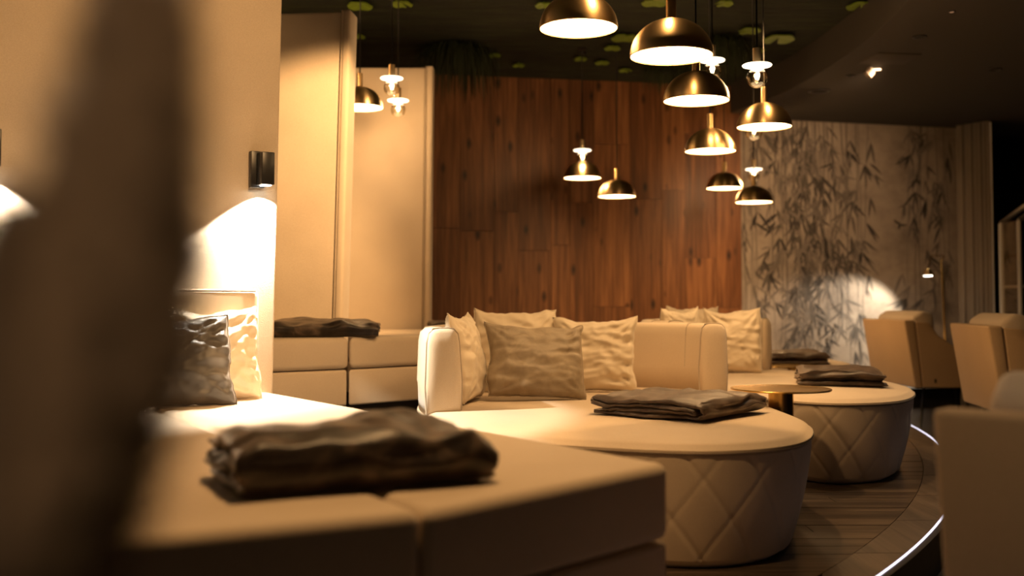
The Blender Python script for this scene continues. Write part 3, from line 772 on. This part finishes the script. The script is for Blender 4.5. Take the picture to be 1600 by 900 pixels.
# ------------------------------------------------------------------ brass side tables
def side_table(label,x,y,ztop,r,group='round brass side tables'):
    t=thing('side_table',label,'table',(x,y,0.002),0,group)
    lathe('table_top',[(0.0005,ztop-0.006),(r*0.8,ztop-0.006),(r-0.002,ztop-0.008),(r,ztop-0.003),(r-0.003,ztop),(r-0.008,ztop-0.001),(0.0005,ztop-0.001)],BRASS_D,t,64)
    lathe('column',[(0.052,ztop-0.13),(0.055,ztop-0.128),(0.055,ztop-0.0065),(0.0005,ztop-0.0065)],BRASS_D,t,32)
    lathe('lower_column',[(0.0005,0.012),(0.050,0.012),(0.050,ztop-0.131),(0.0005,ztop-0.131)],BLACK,t,32)
    lathe('foot',[(0.0005,0),(0.052,0),(0.052,0.012),(0.0005,0.012)],BLACK,t,32)
    return t
p=W(1220,607,4.76)
side_table('round brass side table between the nearest and second daybeds',p.x+0.0,4.76,p.z,0.222)
p=W(1243,572,7.32)
side_table('farther round brass side table behind the throw on the second daybed',p.x,7.32,p.z,0.20)

# ------------------------------------------------------------------ armchairs
def armchair(label,x,y,rz,group,z0=-0.149,sc=1.0):
    t=thing('armchair',label,'armchair',(x,y,z0),rz,group); t.scale=(sc,sc,sc)
    Wd=0.88; hw=Wd/2
    # outer back shell, leaning out at the top (faces -x)
    def slab(name,pts,y0,y1,m_,bev=0.012,par=t):
        n=len(pts); V=[(p[0],y0,p[1]) for p in pts]+[(p[0],y1,p[1]) for p in pts]
        Fc=[tuple(range(n)),tuple(range(n,2*n))[::-1]]+[(i,n+i,n+(i+1)%n,(i+1)%n) for i in range(n)]
        o=mesh_obj(name,V,Fc,m_,par); bm=bmesh.new(); bm.from_mesh(o.data); bmesh.ops.recalc_face_normals(bm,faces=bm.faces); bm.to_mesh(o.data); bm.free()
        bevel(o,bev,3); return o
    slab('back_shell',[(0.05,0.36),(0.11,0.36),(0.055,0.88),(-0.03,0.88)],-hw,hw,LEATH,0.014)
    for s in (-1,1):
        a,b_=(hw-0.07,hw-0.001) if s>0 else (-hw+0.001,-hw+0.07)
        slab('armrest',[(0.112,0.362),(0.80,0.36),(0.86,0.60),(0.55,0.64),(0.36,0.68),(0.24,0.76),(0.17,0.86),(0.060,0.87)],a,b_,LEATH,0.012)
    o=box('seat_cushion',(0.125,0.82,-hw+0.075,hw-0.075,0.40,0.54),LEATH,t,0.03,3)
    slab('back_cushion',[(0.125,0.545),(0.27,0.545),(0.235,0.93),(0.15,0.955),(0.065,0.90)],-hw+0.075,hw-0.075,CREAM,0.03)
    slab('seat_frame',[(0.115,0.365),(0.80,0.365),(0.80,0.399),(0.115,0.399)],-hw+0.072,hw-0.072,LEATH,0.004)
    for (lx,ly,sx,sy) in ((0.16,hw-0.1,-0.05,0.03),(0.16,-hw+0.1,-0.05,-0.03),(0.72,hw-0.1,0.05,0.03),(0.72,-hw+0.1,0.05,-0.03)):
        tube('leg',[(lx,ly,0.364),(lx+sx,ly+sy,0.001)],[0.014,0.009],BLACK,t,8)
    # small dark maker's tag
    box('fabric_tag',(0.20,0.215,-hw-0.0005,-hw+0.001,0.40,0.43),BLACK,t)
    return t
GA='tan armchairs turned towards the mural corner'
armchair('tan armchair nearest the mural, its light back cushion under the floor lamp',3.02,8.55,math.radians(2),GA)
armchair('tan armchair cut by the right edge, beside the one under the floor lamp',2.87,6.60,math.radians(-9),GA)
armchair('blurred armchair in the right foreground, nearest the camera',1.10,1.70,math.radians(50),GA,-0.149,0.935)

# ------------------------------------------------------------------ floor lamp by the mural
p=W(1478,500,10.26)
fl=thing('floor_lamp','slender brass reading lamp glowing before the mural, above the tan armchair','lamp',(p.x,10.26,0.101))
zt=W(1473,405,10.26).z-0.101; hp=W(1450,430,9.78); hx=hp.x-p.x; hz=hp.z-0.101; hy=hp.y-10.26
lathe('base',[(0.0005,0),(0.07,0),(0.07,0.012),(0.0005,0.014)],BRASS_D,fl,24)
tube('pole',[(0,0,0.012),(-0.018,0,zt*0.5),(-0.034,0,zt)],0.011,BRASS_D,fl,8)
tube('arm',[(-0.034,0,zt-0.02),(-0.045,hy*0.2,zt+0.03),(hx*0.75,hy*0.7,zt+0.02),(hx,hy,hz+0.055)],0.005,BRASS_D,fl,8)
lathe('shade',[(0.016,0.06),(0.03,0.055),(0.058,0.01),(0.062,0.0),(0.056,0.0),(0.03,0.04)],BRASS,fl,24,(hx,hy,hz-0.005))
lathe('diffuser',[(0.054,0.002),(0.03,-0.004),(0.0005,-0.006)],emit('lamp_glow',(1,0.92,0.8),14),fl,20,(hx,hy,hz-0.004))
spot('floor_lamp_glow',(p.x+hx,hp.y,hz+0.101-0.02),(p.x+hx-0.80,10.2,0.25),60,(1.0,0.86,0.68),100,0.5,0.03)

# ------------------------------------------------------------------ dome pendants
def make_dome():
    t=thing('dome_pendant','x','pendant lamp',(0,0,0)); R=0.150; H=0.134
    prof=[(R*math.cos(a),H*math.sin(a)) for a in [pi/2*k/14 for k in range(15)]]
    prof=[(max(r,0.012),z) for r,z in prof]
    lathe('shade',[(R-0.002,-0.001)]+[(r,z) for r,z in prof]+[(0.012,H-0.003)]+[(max(r-0.003,0.011),z-0.003) for r,z in reversed(prof[:-1])]+[(R-0.002,-0.001)],BRASS,t,56)
    lathe('stem',[(0.0005,H-0.002),(0.0185,H-0.002),(0.0185,H+0.084),(0.016,H+0.087),(0.0005,H+0.087)],BRASS,t,20)
    lathe('diffuser',[(R-0.0042,0.0015),(0.0005,0.003)],DIFF,t,40)
    return t
def hang(t,px,py,d_,label,group):
    p=W(px,py,d_); t.location=p; t['label']=label; t['group']=group
    h=CZ-p.z; return p,h
dome=make_dome(); cord_m=BLACK
GD='brass dome pendants over the daybeds'
domes=[(904,44,3.99,'brass dome pendant cut by the top edge, leftmost of the two largest'),
 (1049,87,3.78,'largest looking brass dome pendant, right of the one cut by the top edge'),
 (1088,157,4.76,'brass dome pendant directly below the largest looking one'),
 (1110,236,6.19,'mid-size brass dome pendant, fourth down in the right cluster'),
 (1194,198,5.80,'brass dome pendant with a bulb showing below its rim, against the mural corner'),
 (1132,294,8.80,'small looking brass dome pendant left of the one under the bulb pendant'),
 (1178,316,8.50,'lowest small looking brass dome pendant, under a bulb pendant in front of the mural edge'),
 (910,278,8.40,'brass dome pendant with a bulb pendant right above it, before the wood wall'),
 (964,307,8.25,'lowest brass dome pendant in front of the middle of the wood wall'),
 (562,168,6.69,'brass dome pendant half hidden by the middle tall panel')]
def cord(t,z0,h): 
    o=tube('cord',[(0,0,z0),(0,0,h)],0.0045,cord_m,t,6)
    lathe('ceiling_rose',[(0.0005,h-0.014),(0.035,h-0.014),(0.035,h-0.001),(0.0005,h-0.001)],cord_m,t,16)
for i,(px,py,d_,lab) in enumerate(domes):
    t=dome if i==0 else copy_tree(dome,(0,0,0),random.uniform(0,6),lab,GD)
    dome_children=None
    t['_']=0; del t['_']
    if i==0: pass
    domes[i]=(t,px,py,d_,lab)
for t,px,py,d_,lab in domes:
    p,h=hang(t,px,py,d_,lab,GD); cord(t,0.205,h)
    spot('dome_light_glow',(p.x,p.y,p.z-0.012),(p.x,p.y,0),26 if d_>8 else 7,(1.0,0.60,0.27),150,0.8,0.1)
# ------------------------------------------------------------------ bare-bulb pendants
def make_bulb():
    t=thing('bulb_pendant','x','pendant lamp',(0,0,0))
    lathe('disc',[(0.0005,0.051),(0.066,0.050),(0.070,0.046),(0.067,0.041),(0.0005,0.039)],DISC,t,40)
    lathe('stem',[(0.0005,0.053),(0.020,0.053),(0.020,0.128),(0.0005,0.130)],BRASS,t,20)
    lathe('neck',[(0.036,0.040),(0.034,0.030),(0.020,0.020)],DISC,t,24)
    a=[-pi/2+(pi/2+1.05)*k/14 for k in range(15)]
    lathe('globe',[(max(0.0005,0.049*math.cos(x)),-0.015+0.049*math.sin(x)) for x in a],GLASS,t,32)
    tube('filament',[(0,0,0.028),(0.004,0,0.0),(0,0.004,-0.022)],[0.004,0.009,0.007],FIL,t,8)
    return t
bl=make_bulb(); GBU='bare bulb pendants among the domes'
bulbs=[(1183,117,5.0,'clear globe bulb under a glowing disc, rightmost and highest of its kind'),
 (1113,107,5.8,'clear globe bulb pendant half hidden behind the two large domes'),
 (1178,203,6.12,'globe bulb pendant whose bulb peeks out below a dome rim'),
 (1178,273,8.9,'small looking globe bulb pendant just above the lowest dome by the mural'),
 (910,244,8.25,'small looking globe bulb pendant above a dome, before the wood wall'),
 (612,134,6.4,'upper of the two globe bulb pendants before the farthest tall panel'),
 (622,168,6.8,'lower of the two globe bulb pendants before the farthest tall panel'),
 (431,55,6.3,'globe bulb pendant almost hidden behind the near panel')]
tmp=[]
for i,(px,py,d_,lab) in enumerate(bulbs):
    tmp.append(bl if i==0 else copy_tree(bl,(0,0,0),0,lab,GBU))
for t,(px,py,d_,lab) in zip(tmp,bulbs):
    p,h=hang(t,px,py,d_,lab,GBU); cord(t,0.129,h)
    lamp('bulb_glow','POINT',(p.x,p.y,p.z-0.03),BULB_W*(0.45 if px in (612,622) else 1.1 if d_>8 else 1.0),(1.0,0.60,0.27),shadow_soft_size=0.02)

# ------------------------------------------------------------------ blurred pampas plumes in the foreground
PAMP = fabric('pampas_fibre',(0.48,0.38,0.27),(0.64,0.52,0.39),sc=50)
def plume(label, base, tip, r, cnt, seed):
    rnd=random.Random(seed); base=Vector(base); tip=Vector(tip)
    t=thing('pampas_plume',label,'plant',(base.x,base.y,-0.10),0,'blurred pampas plumes')
    ax=(tip-base); o0=base-Vector((base.x,base.y,-0.10))
    V=[];Fc=[]
    for i in range(cnt):
        u=rnd.random()**0.9; rr=r*(math.sin(pi*min(1,0.12+0.88*u)**0.8)*0.9+0.1); c=o0+ax*u
        a=rnd.uniform(0,2*pi); rad=rr*1.45*rnd.random()**0.85
        dirv=(Vector((math.cos(a),math.sin(a),0))*0.5+ax.normalized()*0.9).normalized(); l=0.03+rnd.random()*0.028
        s_=Vector((-math.sin(a),math.cos(a),rnd.uniform(-.5,.5)))*0.0016
        q0=c+Vector((math.cos(a),math.sin(a),0))*rad*0.75
        j=len(V); q1=q0+dirv*l*0.5; q2=q0+dirv*l-Vector((0,0,0.008))
        V+=[q0-s_,q0+s_,q1+s_,q1-s_,q2]; Fc+=[(j,j+1,j+2,j+3),(j+3,j+2,j+4)]
    o=mesh_obj('plume_head',V,Fc,PAMP,t); o['kind']='stuff'
    tube('stem',[(0.0,0.0,0.0),tuple(o0*0.6),tuple(o0),tuple(o0+ax*0.9)],0.004,PAMP,t,6)
    return t
plume('tallest blurred pampas plume reaching the top left of the frame',W(120,800,0.46),W(218,60,0.44),0.027,3600,1)
plume('lower blurred pampas plume filling the left edge',W(-10,1020,0.40),W(50,420,0.42),0.027,3400,2)
plume('blurred pampas plume at the bottom left, right of the other two',W(40,1080,0.42),W(245,430,0.45),0.019,1500,3)
q=W(90,900,0.44)
vz=thing('floor_vase','tall dark floor vase below the frame holding the pampas plumes','vase',(q.x,0.44,-0.149))
lathe('body',[(0.0005,0),(0.10,0),(0.13,0.15),(0.11,0.40),(0.06,0.55),(0.07,0.60),(0.062,0.60),(0.05,0.55),(0.09,0.35),(0.09,0.03),(0.0005,0.03)],DARK,vz,28)
